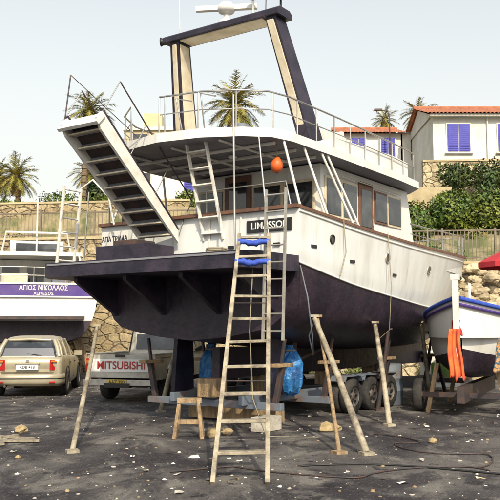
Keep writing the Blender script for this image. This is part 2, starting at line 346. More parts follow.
for (a,b) in (((.15,-2.1,3.5),(.15,-1.78,4.65)),((1.0,-2.12,3.45),(.75,-1.8,4.65)),((1.9,-2.13,3.4),(1.3,-1.82,4.65)),((2.1,-2.13,3.4),(1.5,-1.82,4.65)),((.15,2.1,3.5),(.4,1.7,4.65)),((1.9,2.13,3.4),(1.3,1.8,4.65))):
    g.tube(a,b,.022,WHITE2,8)
g.tube((-1.18,-1.78,2.75),(-1.15,-1.72,5.1),.015,STEEL,8)
g.tube((-.35,-1.85,2.75),(-.3,-1.6,4.65),.014,STEEL,8)
g.tube((-.5,2.1,2.75),(-.45,2.05,4.1),.014,STEEL,8)
for s_ in (-1,1):
    sr=[(x,s_*(y-.05),z) for x,y,z in sh if x>4.2]
    g.path([(x,y,z+.42+.2*(x-4)/8) for x,y,z in sr],.016,STEEL,6)
    g.path([(x,y,z+.22+.1*(x-4)/8) for x,y,z in sr],.009,STEEL,6)
    for p in along(sr,1.0): g.tube(p,(p.x,p.y,p.z+.42+.2*(p.x-4)/8),.012,STEEL,6)
g.path([(.03,2.0,3.5),(.03,2.0,4.0),(.03,1.2,4.0),(.03,1.2,3.5)],.016,STEEL,6)
g.path([(0.03,-.3,3.5),(0.03,-.3,3.95),(0.03,-1.9,3.95),(.03,-2.0,3.5)],.014,STEEL,6)
g.obj('railings',boat)
# radar arch
g=G()
def frus(p,q,wx,wy,wx2,wy2,mo):
    p=Vector(p);q=Vector(q)
    a=[(p.x-wx/2,p.y-wy/2,p.z),(p.x+wx/2,p.y-wy/2,p.z),(p.x+wx/2,p.y+wy/2,p.z),(p.x-wx/2,p.y+wy/2,p.z)]
    b=[(q.x-wx2/2,q.y-wy2/2,q.z),(q.x+wx2/2,q.y-wy2/2,q.z),(q.x+wx2/2,q.y+wy2/2,q.z),(q.x-wx2/2,q.y+wy2/2,q.z)]
    g.add(a+b,[(0,1,5,4),(1,2,6,5),(2,3,7,6),(3,0,4,7),(0,3,2,1),(4,5,6,7)],mo)
for sg in (-1,1):
    frus((1.65,sg*1.46,4.8),(.95,sg*1.10,7.12),.50,.26,.34,.22,PURPLE)
    frus((1.65-.245,sg*1.455,4.86),(.95-.165,sg*1.10,7.04),.03,.175 if sg<0 else .13,.03,.14 if sg<0 else .10,CREAM)
    frus((1.65,sg*(1.46-.13),4.86),(.95,sg*(1.10-.11),7.04),.40,.02,.26,.02,CREAM)
g.extr([(.72,-1.3,7.10),(.72,-1.3,7.2),(.8,-1.3,7.25),(1.12,-1.3,7.25),(1.2,-1.3,7.2),(1.2,-1.3,7.10)],(0,2.65,0),PURPLE)
g.box((.95,0,7.09),(.36,1.9,.03),CREAM)
g.obj('radar_arch',boat,.015)
g=G()
g.lathe((.95,-.02,7.25),(0,0,1),[(.13,0),(.13,.06),(.05,.1),(.05,.2),(.14,.22),(.17,.27),(.17,.34),(.1,.40),(.03,.41)],WHITE,20)
g.box((.95,-.02,7.56),(.1,1.15,.09),WHITE,Matrix.Rotation(R(28),3,'Z'))
g.lathe((.95,-.62,7.25),(0,0,1),[(.02,0),(.02,.32),(.09,.34),(.11,.4),(.08,.47),(.02,.5)],WHITE,16)
g.tube((.95,-1.22,7.2),(.95,-1.22,7.42),.02,BLACK); g.lathe((.85,-1.27,7.46),(-1,-.3,0),[(0,-.1),(.05,-.1),(.06,.08),(.1,.16),(.1,.17),(0,.13)],BLACK,14)
g.tube((.95,1.1,7.25),(.95,1.15,8.9),.01,WHITE2,6); g.tube((.95,-.9,7.25),(.95,-.95,9.2),.01,BLACK,6)
g.lathe((.9,1.42,7.2),(-.5,1,0),[(0,-.1),(.06,-.1),(.07,.06),(.09,.10),(0,.12)],BLACK,12)
g.path([(.8,-1.1,7.1),(1.0,-1.24,6.6),(1.15,-1.29,6.1),(1.35,-1.38,5.4)],.01,BLACK,5)
g.obj('radar_scanner',boat)
g=G()
g.lathe((.3,-1.55,4.3),(0,0,1),[(.01,.14),(.05,.12),(.1,.04),(.11,-.02),(.08,-.1),(.02,-.13)],ORANGE,14); g.tube((.3,-1.55,4.42),(.3,-1.55,4.65),.008,ROPE,5)
g.obj('orange_float',boat)
g=G()
g.box((1.3,-1.2,3.2),(.8,.6,.55),WHITE2); g.box((1.0,.9,3.15),(.6,.9,.45),BLUEG); g.box((.6,-.2,3.6),(.3,.6,.05),TIMBER); g.tube((.6,-.2,2.92),(.6,-.2,3.6),.03,STEEL)
g.box((.4,1.7,3.72),(.3,.4,.3),DARKM); g.box((1.5,-.3,3.75),(.5,.8,.1),CREAM); g.box((1.65,1.25,3.6),(.4,.4,.5),ORCL)
for i in range(5): g.lathe((-.28-.0*i,-.75,2.77+.035*i),(0,0,1),[(.12,-.018),(.2-.01*i,-.018),(.215-.01*i,0),(.2-.01*i,.018),(.12,.018)],ROPE,18)
g.obj('deck_gear',boat,.02)
def ladder(g,bl,br,tl,tr,n,w,mat,tread=.0,tm=None,start=.06,end=.96,tt=.025,rw=.45,jit=0):
    bl,br,tl,tr=map(Vector,(bl,br,tl,tr))
    wd=(br-bl).normalized()
    g.beam(bl,tl,w*rw,w,mat,up=wd.cross(tl-bl)); g.beam(br,tr,w*rw,w,mat,up=wd.cross(tl-bl))
    for i in range(n):
        t=start+(end-start)*i/(n-1); a=bl+(tl-bl)*(t+random.uniform(-jit,jit)); b=br+(tr-br)*(t+random.uniform(-jit,jit))
        if tread: g.beam(a,b,tread,tt,tm or mat,up=(0,0,1))
        else: g.tube(a,b,w*.28,tm or mat,6)
g=G(); ladder(g,(.0,-.28,3.1),(.0,-.68,3.1),(-.55,-.28,4.85),(-.55,-.68,4.85),7,.065,WHITE2,.12)
g.path([(-.55,-.25,4.8),(-.7,-.22,5.4),(-.3,-.22,5.45)],.014,STEEL,6); g.path([(-.55,-.71,4.8),(-.7,-.74,5.4),(-.3,-.74,5.45)],.014,STEEL,6)
g.obj('flybridge_ladder',boat,.004)
# boarding stair (raised)
g=G()
zl,zh,xl,xh=3.30,4.98,-.12,-1.95
for y in (.20,.98):
    g.extr([(xl,y,zl),(xh,y,zh),(xh-.12,y,zh-.12),(xh-.02,y,zh-.3),(xl+.02,y,zl-.22)],(0,.05,0),WHITE2)
    g.extr([(xl,y-.01,zl+.04),(xh,y-.01,zh+.04),(xh,y-.01,zh+.0),(xl,y-.01,zl+.0)],(0,.07,0),PURPLE)
g.extr([(xl,.25,zl-.06),(xh,.25,zh-.06),(xh,.25,zh-.09),(xl,.25,zl-.09)],(0,.73,0),DARKM)
slope=math.atan2(zh-zl,-(xh-xl)); RT=Matrix.Rotation(slope,3,'Y')
for i in range(9):
    t=(i+.5)/9; p=(xl+(xh-xl)*t,.615,zl+(zh-zl)*t-.15)
    g.box(p,(.055,.72,.10),GREYU,RT); g.box((p[0]-.03,p[1],p[2]-.03),(.13,.715,.025),CREAM)
g.box((xh-.06,.615,zh-.14),(.06,.9,.22),WHITE2,Matrix.Rotation(R(42),3,'Y'))
for y in (.18,1.05):
    pts=[(xl+(xh-xl)*t,y,zl+(zh-zl)*t) for t in (0,.33,.66,1.)]
    up=[Vector(p)+Vector((.35,0,.55)) for p in pts]
    g.path(up,.013,DARKM,6)
    for p,q in zip(pts,up): g.tube(p,q,.011,STEEL,6)
g.tube((xh,1.05,zh),(xh+.1,1.05,zh+.75),.013,DARKM,6)
g.tube((xh+.1,1.05,zh+.75),(.4,.95,4.65),.008,DARKM,6)
g.obj('boarding_stair',boat,.006)
g=G(); ladder(g,(-.55,2.3,2.75),(-.95,2.3,2.75),(-.55,2.15,4.15),(-.95,2.15,4.15),6,.055,WHITE2)
g.path([(-.55,2.15,4.15),(-.5,1.9,4.3),(-.3,1.7,4.0),(-.2,1.65,3.5)],.02,WHITE2,6)
g.obj('port_ladder',boat)
g=G(); ladder(g,(-1.02,-2.16,1.45),(-1.02,-2.5,1.45),(-.92,-2.16,3.65),(-.92,-2.5,3.65),9,.05,ALU)
g.beam((-.97,-2.12,2.62),(-.97,-1.9,2.62),.05,.05,ALU)
g.obj('hook_ladder',boat)
# running gear
g=G()
for y in (-.95,1.12):
    g.extr([(.85,y-.045,.42),(1.42,y-.045,.5),(1.38,y-.045,1.5),(.95,y-.045,1.6)],(0,.09,0),PURPLE)
    g.tube((1.15,y,1.3),(1.15,y,1.7),.05,DARKM)
    g.tube((1.6,y*.9,.95),(3.6,y*.8,1.35),.035,DARKM); g.beam((1.9,y*.9,.98),(1.95,y*.9,1.5),.05,.12,DARKM)
g.obj('rudders',boat,.01)
g=G()
for y in (-1.02,.72):
    rs=[]
    for i,(z,r) in enumerate(((.46,.06),(.52,.2),(.62,.25),(.75,.28),(.88,.27),(1.0,.28),(1.1,.24),(1.2,.15),(1.28,.07),(1.34,.09))):
        rs.append([(1.5+math.cos(k*.3142)*r*.75*(1+random.uniform(-.14,.14)),y+math.sin(k*.3142)*r*.85*(1+random.uniform(-.14,.14)),z+random.uniform(-.03,.03)) for k in range(20)])
    g.loft(rs,TARP,True,True,False)
    g.lathe((1.5,y,1.24),(0,0,1),[(.10,-.015),(.13,0),(.10,.015)],ROPE,12)
g.obj('wrapped_propellers',boat)
g=G()
g.path([(.05,-2.14,2.6),(.0,-2.3,2.1),(.1,-2.32,1.5),(.5,-2.1,1.2),(.7,-1.9,1.5),(.75,-1.95,1.7)],.012,BLUEG,6)
g.path([(-.9,-1.9,2.5),(-1.05,-1.95,1.6),(-.9,-1.9,.6),(-.7,-2.0,.05),(-.2,-2.6,.03)],.01,ROPE,6)
g.path([(3,-2.25,3.4),(3.0,-2.3,2.4),(3.1,-2.2,1.6),(3.2,-1.9,1.4)],.008,ROPE,5)
g.path([(1.3,-2.24,3.45),(1.35,-2.25,2.9),(1.2,-2.22,2.5)],.01,ROPE,5)
g.obj('hanging_hoses',boat)
# ================================================================== cradle trailer
tr=empty('boat_trailer',BO,BR); g=G()
for y in (-.75,.75): g.beam((.4,y,.42),(9.2,y,.42),.1,.16,BLUEG)
for x in (.6,2.2,4.6,6.8,9): g.beam((x,-1.45,.34),(x,1.45,.34),.12,.12,BLUEG)
for x in (.6,2.2,4.6,6.8):
    for sg in (-1,1):
        g.beam((x,sg*1.3,.34),(x,sg*1.45,1.0),.09,.09,DARKM); g.beam((x-.25,sg*1.42,1.02),(x+.25,sg*1.42,1.02),.18,.06,TIMBER)
        g.beam((x,sg*1.42,1.0),(x,sg*1.5,1.45),.05,.05,DARKM)
    g.box((x,0,.6),(.4,.35,.32),TIMBER)
g.obj('frame',tr,.01); g=G()
for x in (3.4,4.2,5.0):
    for y in (-1.22,-1.0,1.0,1.22): g.wheel((x,y,.33),(0,1,0),.33,.19)
    g.tube((x,-1.2,.33),(x,1.2,.33),.05,DARKM)
    for y in (-1.1,1.1): g.extr([(x-.38,y-.2,.62),(x-.3,y-.2,.72),(x+.3,y-.2,.72),(x+.38,y-.2,.62),(x+.36,y-.2,.60),(x+.29,y-.2,.70),(x-.29,y-.2,.70),(x-.36,y-.2,.60)],(0,.4,0),BLUEG)
g.box((1.0,-.2,.14),(.25,1.9,.2),TIMBER); g.box((.2,-1.4,.12),(.5,.25,.22),CLAY)
g.obj('wheels',tr)
# ================================================================== foreground ladder & props
e=empty('wooden_ladder'); g=G()
ladder(g,(-.39,8.5,0),(.18,8.5,0),(-.15,11.4,2.95),(.27,11.4,2.95),10,.095,LADW,.13,LADW,.1,.985,.034,.52,.004)
for t in (.34,.66): g.tube(Vector((-.42,8.5,0)).lerp((-.17,11.4,2.95),t),Vector((.21,8.5,0)).lerp((.29,11.4,2.95),t),.008,DARKM,5)
g.obj('ladder_frame',e,.005); g=G()
for t in (.86,.965):
    a=Vector((-.39,8.5,0)).lerp((-.15,11.4,2.95),t); b=Vector((.18,8.5,0)).lerp((.27,11.4,2.95),t)
    rs=[]
    for i in range(13):
        p=a.lerp(b,-.06+1.12*i/12); r=.04+random.uniform(-.008,.01)
        rs.append([p+Vector((0,math.cos(k*.628)*r*1.5*random.uniform(.9,1.15),math.sin(k*.628)*r*random.uniform(.85,1.2)-(.02 if 3<i<8 else 0))) for k in range(10)])
    g.loft(rs,BLUECL,True,True,True)
g.obj('blue_padding',e)
def prop(a,b,w=.09,mat=TIMBER,name='timber_prop'):
    g=G(); a=Vector(a); b=Vector(b); mid=a.lerp(b,.5)+Vector((.012,0,.01))
    g.path([a,mid,b],w*.5,mat,7,r2=w*.42); g.box((b.x,b.y,b.z+.02),(.14,.14,.04),mat); g.box((a.x,a.y,.02),(.16,.16,.04),mat,Matrix.Rotation(.4,3,'Z'))
    return g.obj(name)
prop((1.50,10.5,.02),(1.02,12.75,1.80),.10,LADW); prop((1.16,10.6,.02),(1.08,12.85,1.8),.06,TIMBER)
prop((-2.33,10.7,.02),(-2.66,14.0,1.66),.075,LADW)
prop((2.33,13.6,.02),(2.3,14.8,1.72),.10,LADW); prop((4.0,18.0,.02),(3.75,17.6,1.75),.1,LADW); prop((4.9,20.3,.02),(4.25,19.2,1.7),.1,DARKM)
prop((2.55,16.2,.02),(2.75,16.0,1.6),.1,DARKM); prop((-1.75,15.9,.02),(-1.4,16.1,1.6),.1,LADW)
g=G(); X,Y=-.93,12.1
g.beam((X-.16,Y,.55),(X+.2,Y+.05,.55),.1,.07,TIMBER)
for dx in (-.12,.15):
    for dy in (-.18,.18): g.beam((X+dx,Y,.55),(X+dx*1.5,Y+dy,0),.05,.04,TIMBER)
g.beam((X-.14,Y-.1,.25),(X+.2,Y-.1,.25),.03,.06,TIMBER)
g.obj('wooden_sawhorse')
# ================================================================== car
def hatchback(loc,rz):
    e=empty('parked_car',loc,rz)
    g=G()
    S=[(0.03,.40,.60,.60,.66,.60),(.0,.33,.72,.60,.80,.68),(.04,.27,.79,.64,.90,.74),(.16,.25,.825,.68,.955,.775),(.45,.24,.845,.7,.965,.80),(1.0,.23,.855,.7,.955,.81),(2.0,.23,.86,.7,.935,.81),(3.0,.23,.85,.7,.90,.79),(3.6,.24,.83,.62,.82,.72),(4.0,.28,.76,.55,.72,.62),(4.2,.38,.6,.5,.62,.5)]
    rings=[]
    for x,zs,w,zm,zb,wb in cr_(S,3):
        half=[(w*.90,zs),(w*.985,zs+.08),(w,zs+.2),(w*1.005,zm),(w*.99,zb-.10),((w*.99+wb)/2+.01,zb-.03),(wb,zb)]
        rings.append([(x,y,z) for y,z in half]+[(x,0,zb+.012)]+[(x,-y,z) for y,z in half[::-1]])
    g.loft(rings,CHAMP,True,True,True)
    bp=[(.35,.85),(.08,.83),(-.06,.72),(-.10,.4),(-.11,0),(-.10,-.4),(-.06,-.72),(.08,-.83),(.35,-.85)]
    g.loft([[(x,y,.30),(x-.025,y*1.01,.36),(x-.03,y*1.012,.48),(x+.0,y,.55),(x+.06,y*.97,.56),(x+.06,y*.97,.30)] for x,y in bp],CHAMP,True,True,True)
    g.loft([[(x-.034,y*1.016,.455),(x-.034,y*1.016,.43),(x,y,.43),(x,y,.455)] for x,y in bp],BLACK,True,True,False)
    g.obj('body',e)
    g=G()
    def ring(z,xa,xb,w): 
        return [(xa,w*.80,z),(xa+.05,w*.93,z),(xa+.18,w,z),(xb-.35,w,z),(xb-.08,w*.85,z),(xb,w*.5,z),(xb,-w*.5,z),(xb-.08,-w*.85,z),(xb-.35,-w,z),(xa+.18,-w,z),(xa+.05,-w*.93,z),(xa,-w*.80,z)]
    lo=ring(.945,.12,3.15,.775); md=ring(1.16,.20,2.75,.71); hi=ring(1.35,.34,2.38,.615); tp=ring(1.42,.46,2.2,.53); tq=ring(1.452,.65,2.0,.36)
    g.loft([lo,md,hi],GLASS,True,False,False); g.loft([hi,tp,tq],CHAMP,True,False,True); g.add(tq,[tuple(range(12))],CHAMP)
    for y in (-1,1):
        for k in ((1,) if y>0 else (10,)):
            g.path([lo[k],md[k],hi[k]],.055,CHAMP,8)
        k=2 if y>0 else 9; g.path([lo[k],md[k],hi[k]],.04,CHAMP,8)
        k=4 if y>0 else 7; g.path([lo[k],md[k],hi[k]],.035,CHAMP,8)
        g.path([(1.15,y*.79,.93),(1.18,y*.715,1.16),(1.2,y*.625,1.37)],.03,CHAMP,6); g.path([(2.05,y*.79,.93),(2.0,y*.715,1.16),(1.9,y*.625,1.37)],.025,CHAMP,6)
        g.box((2.72,y*.9,.98),(.1,.2,.13),CHAMP)
    g.path([hi[0],(.30,0,1.37),hi[11]],.035,CHAMP,8); g.path([lo[0],(.09,0,.95),lo[11]],.03,CHAMP,8)
    g.beam((.11,-.3,.98),(.17,.10,1.04),.012,.02,BLACK)
    g.obj('greenhouse',e)
    g=G()
    for y in (-1,1):
        g.loft([[(-.02,y*.52,z),(.02,y*.66,z),(.10,y*.775,z),(.30,y*.835,z),(.30,y*.79,z),(.10,y*.70,z)] for z in (.64,.70,.80,.88)],LAMPR,True,True,True)
        g.box((.0,y*.63,.845),(.10,.13,.04),LAMPO)
        g.box((-.12,y*.6,.36),(.03,.14,.04),LAMPR)
        for x_ in (1.16,2.1): g.box((x_,y*.862,.62),(.008,.012,.5),BLACK)
        g.box((1.3,y*.868,.78),(.14,.02,.03),BLACK); g.box((2.25,y*.868,.78),(.14,.02,.03),BLACK)
    g.box((-.022,0,.71),(.05,.52,.125),LETW); g.box((-.02,0,.80),(.06,.56,.03),CHAMP); g.box((-.01,0,.86),(.03,.08,.06),STEEL)
    g.tube((.05,.5,.27),(-.1,.5,.27),.03,DARKM)
    g.obj('lamps_and_plate',e,.008)
    text('number_plate_text','KDB 418',.095,(-.05,0,.71),(0,-1,0),(0,0,1),LETD,e,.002)
    g=G()
    for x in (.78,3.35):
        for y in (-1,1):
            g.lathe((x,y*.80,.33),(0,y,0),[(0,.02),(.355,.02),(.37,.066),(.385,.066)],BLACK,24)
            g.wheel((x,y*.78,.30),(0,1,0),.30,.2,rim=ALU)
    g.obj('wheels',e)
    return e
hatchback((-5.32,19.3,0),R(96))
# ================================================================== pickup
def pickup(loc,rz):
    e=empty('pickup_truck',loc,rz); g=G()
    for y in (-1,1):
        g.extr([(.04,y*.80,.50),(.72,y*.80,.50),(.78,y*.80,.74),(.92,y*.80,.84),(1.18,y*.80,.84),(1.32,y*.80,.74),(1.38,y*.80,.50),(2.1,y*.80,.50),(2.1,y*.80,1.06),(.04,y*.80,1.06)],(0,-y*.09,0),SILV)
        g.box((1.05,y*.76,1.075),(2.1,.12,.03),SILV)
    g.box((0,0,.80),(.06,1.42,.50),SILV); g.box((1.05,0,.60),(2.06,1.5,.06),DARKM); g.box((2.08,0,.8),(.05,1.45,.5),SILV)
    g.box((-.035,0,.82),(.012,1.38,.27),LETW)
    g.box((-.035,0,1.03),(.03,.22,.05),BLACK)
    cab=[(2.14,.5),(3.95,.5),(3.95,1.02),(3.75,1.04),(3.2,1.56),(3.05,1.64),(2.85,1.665),(2.5,1.665),(2.32,1.63),(2.24,1.54),(2.16,1.05)]
    def w(z): return .80 if z<1.05 else .80-.17*(z-1.02)/.64
    g.loft([[(x,w(z),z) for x,z in cab],[(x,w(z)-.03,z) for x,z in cab],[(x,-w(z)+.03,z) for x,z in cab],[(x,-w(z),z) for x,z in cab]],SILV,True,True,False)
    g.extr([(3.95,-.78,.45),(4.85,-.74,.45),(4.9,-.74,.8),(4.8,-.74,.93),(3.95,-.78,1.03)],(0,1.54,0),SILV)
    g.obj('body',e,.025,seg=3); g=G()
    g.box((2.188,0,1.31),(.03,1.10,.36),GLASS,Matrix.Rotation(R(9.5),3,'Y'))
    for y in (-1,1):
        g.add([(2.38,y*.787,1.08),(3.62,y*.787,1.08),(3.12,y*.672,1.52),(2.44,y*.672,1.52)],[(0,1,2,3)],GLASS)
        g.box((2.9,y*.745,1.3),(.04,.04,.46),SILV)
        g.box((3.55,y*.92,1.15),(.08,.2,.16),BLACK)
        g.box((2.6,y*.803,.78),(.01,.012,.5),BLACK); g.box((1.3,y*.803,.98),(1.9,.012,.02),BLACK)
    g.obj('windows',e); g=G()
    g.box((-.12,0,.46),(.12,1.6,.12),ALU); g.box((-.12,0,.40),(.16,.6,.1),BLACK); g.box((-.19,0,.47),(.012,.46,.11),YEL)
    for y in (-1,1): g.box((-.005,y*.76,.82),(.06,.09,.30),LAMPR); g.box((-.012,y*.76,.90),(.06,.07,.08),LAMPO)
    for x in (2.12,): 
        g.path([(x,-.72,1.05),(x,-.6,1.68),(x,.6,1.68),(x,.72,1.05)],.022,BLACK,8)
    g.obj('trim',e,.01); g=G()
    for x in (1.05,4.05):
        for y in (-1,1):
            g.wheel((x,y*.72,.36),(0,1,0),.36,.22)
            if x>2: g.lathe((x,y*.775,.40),(0,y,0),[(0,.02),(.40,.02),(.42,.045),(.45,.045)],BLACK,24)
    g.box((2.5,0,.40),(4.2,.9,.16),DARKM)
    g.obj('wheels',e)
    text('tailgate_lettering','MITSUBISHI',.235,(-.045,-.03,.82),(0,-1,0),(0,0,1),LETR,e,sx=.97)
    text('number_plate_text','AAZ 290',.10,(-.198,0,.47),(0,-1,0),(0,0,1),LETD,e,.002)
pickup((-2.84,17.7,0),R(90-15))
# ================================================================== left boat
b2=empty('white_fishing_boat',(-6.55,24.2,0),R(90+14)); g=G()
st2=[(0,1.15,1.4,1.4,1.75,1.88,2.0,3.02),(2,1.05,1.5,1.35,1.8,1.85,2.02,2.92),(4,1.0,1.4,1.3,1.7,1.82,2.0,2.9),(6,1.0,1.0,1.3,1.3,1.82,1.72,3.0),(8,1.1,.45,1.45,.65,1.9,1.05,3.25),(9.2,1.3,.05,1.6,.08,2.0,.1,3.5)]
sh2,pl2,_,_=hull(g,st2,1.2,9.2,WHITE,MAROON,2.3,deckmat=GREYU); g.obj('hull',b2)
g=G()
for sg in (1,-1): g.path([(x,(y)*sg,z+.02) for x,y,z in sh2],.05,WOODR,6)
g.box((-.03,0,2.80),(.05,3.86,.34),PURPB); g.box((-.03,0,3.0),(.1,3.98,.06),WHITE2); g.box((-.03,0,2.60),(.07,3.84,.05),WHITE2)
g.box((-.45,0,1.95),(.8,3.0,.10),DARKM)
g.box((4,0,3.1),(3.2,2.3,1.6),WHITE); g.box((3.3,0,3.98),(5.0,2.9,.12),WHITE); g.box((4.5,0,4.38),(1.6,1.8,.62),WHITE2); g.box((3.69,0,4.45),(.03,1.4,.3),GLASS)
for y in (-.8,0,.8): g.box((2.38,y,3.42),(.04,.55,.55),GLASS)
for x in (3,3.9,4.8):
    for s in (-1,1): g.box((x,s*1.16,3.42),(.6,.04,.5),GLASS)
for s in (-1,1):
    for x in (.1,1.2): g.tube((x,s*1.5,2.9),(x+.6,s*1.35,3.95),.03,WHITE2)
for z in (3.25,3.5): g.path([(1.5,-1.95,z),(.05,-1.9,z),(.05,1.9,z),(1.5,1.95,z)],.016,STEEL,6)
for y in (-1.9,-.95,0,.95,1.9): g.tube((.05,y,3.0),(.05,y,3.5),.014,STEEL,6)
g.path([(3.5,-1.2,4.05),(3.0,-1.0,4.9),(3.0,1.0,4.9),(3.5,1.2,4.05)],.04,WHITE2,8)
g.tube((3.2,0,4.0),(3.2,0,6.1),.03,WHITE2); g.lathe((-.12,1.5,2.5),(0,0,1),[(0,-.3),(.1,-.25),(.13,0),(.1,.2),(0,.28)],BLUECL,12)
g.box((1.2,.6,3.1),(.8,.8,.5),CREAM); g.box((1.6,-.8,3.1),(.6,.5,.6),BLUEG)
g.obj('superstructure',b2,.02)
text('name','ΑΓΙΟΣ ΝΙΚΟΛΑΟΣ',.20,(-.06,-.3,2.86),(0,-1,0),(0,0,1),LETW,b2,sx=.85); text('port_name','ΛΕΜΕΣΟΣ',.12,(-.06,-.3,2.69),(0,-1,0),(0,0,1),LETW,b2)
g=G()
for x in (1,4,7):
    for s in (-1,1): g.beam((x,s*1.9,0),(x,s*1.4,1.35),.14,.14,TIMBER)
    g.box((x,0,.5),(.5,.4,1.0),TIMBER)
for y in (-1.4,1.4): g.beam((.3,y,.35),(8,y,.35),.12,.2,DARKM)
for x in (3.5,4.3):
    for y in (-1.3,1.3): g.wheel((x,y,.36),(0,1,0),.36,.22)
g.obj('cradle',b2)
# ================================================================== right small boat
b3=empty('small_rowing_boat',(3.80,14.75,0),R(66))
Lb=5.2; g2=G()
st3=[(0,.62,.40,.8,.66,1.1,.78,1.92),(1,.6,.62,.76,.86,1.05,1.0,1.86),(2,.6,.68,.75,.92,1.05,1.06,1.84),(3,.62,.60,.78,.86,1.05,1.02,1.88),(4,.66,.36,.82,.56,1.1,.78,2.0),(4.8,.75,.12,.95,.2,1.2,.36,2.12),(5.2,.85,.02,1.05,.03,1.25,.05,2.2)]
sh3,pl3,_,_=hull(g2,st3,.5,Lb,WHITE,MAROON,1.45,.05,deckmat=TIMBER)
def flip(gg): gg.v=[(Lb-x,-y,z) for x,y,z in gg.v]
flip(g2); g2.obj('hull',b3)
g=G()
for sg in (1,-1):
    g.path([(x,(y+.01)*sg,z-.02) for x,y,z in sh3],.04,BLUECL,8); g.path([(x,(y*.985)*sg,z-.13) for x,y,z in sh3],.03,PURPB,6)
g.beam((5.22,0,.8),(5.3,0,2.52),.11,.09,WHITE2); g.box((5.28,0,2.56),(.15,.15,.1),WHITE2)
for x in (1.2,2.6): g.box((x,0,1.7),(.25,1.6,.04),TIMBER)
g.tube((4.3,.1,1.5),(4.3,.1,2.5),.03,WHITE2)
g.box((2.0,-.2,1.95),(1.0,.7,.5),BLUEG); g.box((3.2,.2,1.95),(.6,.6,.4),CREAM)
flip(g); g.obj('gunwale',b3,.006)
def cloth(name,p,w,h,mat,par,seed,yd=(0,1,0)):
    random.seed(seed); g=G(); rows=[]; yv=Vector(yd).normalized(); nv=yv.cross(Vector((0,0,1)))
    for i in range(19):
        t=i/18; r=[]
        for k in range(19):
            u=k/18-.5; wv=math.sin(u*16+seed+t*1.5)*.022*(.5+t)+math.sin(u*6+t*4)*.02
            r.append(Vector(p)+yv*(u*w*(.75+.3*t+.05*math.sin(t*9+seed))+.02*math.sin(t*5))+nv*wv+Vector((0,0,-h*t*(1+.05*math.sin(u*11+1)+.03*math.sin(u*27)))))
        rows.append(r)
    g.loft(rows,mat,False); o=g.obj(name,par); md=o.modifiers.new('s','SOLIDIFY'); md.thickness=.012; return o
cloth('orange_cloth',(-.12,.02,1.62),.27,.90,ORCL,b3,3)
cloth('red_cloth',(-.05,.0,1.78),.16,.28,REDM,b3,8)
cloth('patterned_cloth',(.55,-.80,1.45),.6,.6,PATT,b3,5,(.8,-.6,0))
g=G()
for x in (.9,3.2):
    for s in (-1,1): g.beam((x,s*.75,0),(x,s*.55,.95),.08,.08,TIMBER)
g.beam((.2,0,.4),(4.6,0,.4),.14,.3,DARKM)
for x in (1.1,): 
    for s in (-1,1): g.wheel((x,s*.95,.32),(0,1,0),.32,.18)
g.box((.9,0,.35),(.12,1.9,.1),DARKM)
g.obj('dolly',b3)
# red parasol at right
g=G(); g.tube((7.05,21.5,0),(7.05,21.5,3.8),.03,ALU); n=8
tipv=(7.05,21.5,3.85); rim=[(7.05+.9*math.cos(k*math.pi/4),21.5+.9*math.sin(k*math.pi/4),3.4) for k in range(n)]; low=[(x,y,z-.14) for x,y,z in rim]
g.add([tipv]+rim,[(0,1+k,1+(k+1)%n) for k in range(n)],REDM); g.loft([rim,low],REDM,True,False,False)
g.lathe((7.05,21.5,0),(0,0,1),[(0,.12),(.25,.1),(.28,0)],CLAY,14); g.obj('red_parasol')
# ================================================================== terrain, walls
ywp=[(-120,44),(-30,34.5),(3,30),(5,28.2),(30,25.5),(120,20)]
def interp(P,x):
    if x<=P[0][0]: return P[0][1]
    for (a,b),(c,d) in zip(P[:-1],P[1:]):
        if x<=c: return b+(d-b)*(x-a)/(c-a)
    return P[-1][1]
def yw(x): return interp(ywp,x)
PR=[(0,3.8),(3,4.3),(6,5.6),(16,9.4),(22,9.8),(40,10.5),(200,18)]; PL=[(0,5.05),(8,5.3),(8.6,7.7),(30,8.4),(200,14)]
def ss(a,b,x): t=min(1,max(0,(x-a)/(b-a))); return t*t*(3-2*t)
def tz(x,y):
    t=y-yw(x); w=ss(0,3.4,x); w2=ss(-6,6,x) if t>8 else w
    k=w if t<8 else w*.5+w2*.5
    return interp(PL,t)*(1-k)+interp(PR,t)*k
g=G(); rows=[]
ts=[.25,1,2,3,4,5,6,7,8,8.6,9.5,11,13,15,17,20,24,30,40,60,90,130,200]
for t in ts: rows.append([(x,yw(x)+t,tz(x,yw(x)+t)+(random.uniform(-.12,.12) if t>1 else 0)) for x in [i*1.5 for i in range(-80,81)]])
g.loft(rows,EARTH,False,smooth=True); g.obj('hillside_terrain')
g=G(); g.add([(-400,-300,0),(400,-300,0),(400,500,0),(-400,500,0)],[(0,1,2,3)],Mground()); g.obj('ground')
def wall(name,P,top,mat,th=.35,cap=None,z0=-.1):
    g=G()
    for (a,b),(c,d) in zip(P[:-1],P[1:]):
        g.extr([(a,b,z0),(c,d,z0),(c,d,top),(a,b,top)],(0,th,0),mat)
        if cap: g.extr([(a,b-.05,top+.003),(c,d-.05,top+.003),(c,d-.05,top+.1),(a,b-.05,top+.1)],(0,th+.1,0),cap)
    return g.obj(name,bevel=0)
wall('retaining_wall',[(-120,44),(-30,34.5),(3,30)],5.15,STONE2,.35,PLAST)
wall('retaining_wall',[(3,30),(5,28.2),(30,25.5),(120,20)],3.9,STONE,.35,PLAST)
wall('terrace_wall',[(-60,45.8),(-30,42.7),(-3,39.5)],8.0,STONE2,.35,PLAST,4.5)
random.seed(31); g=G()
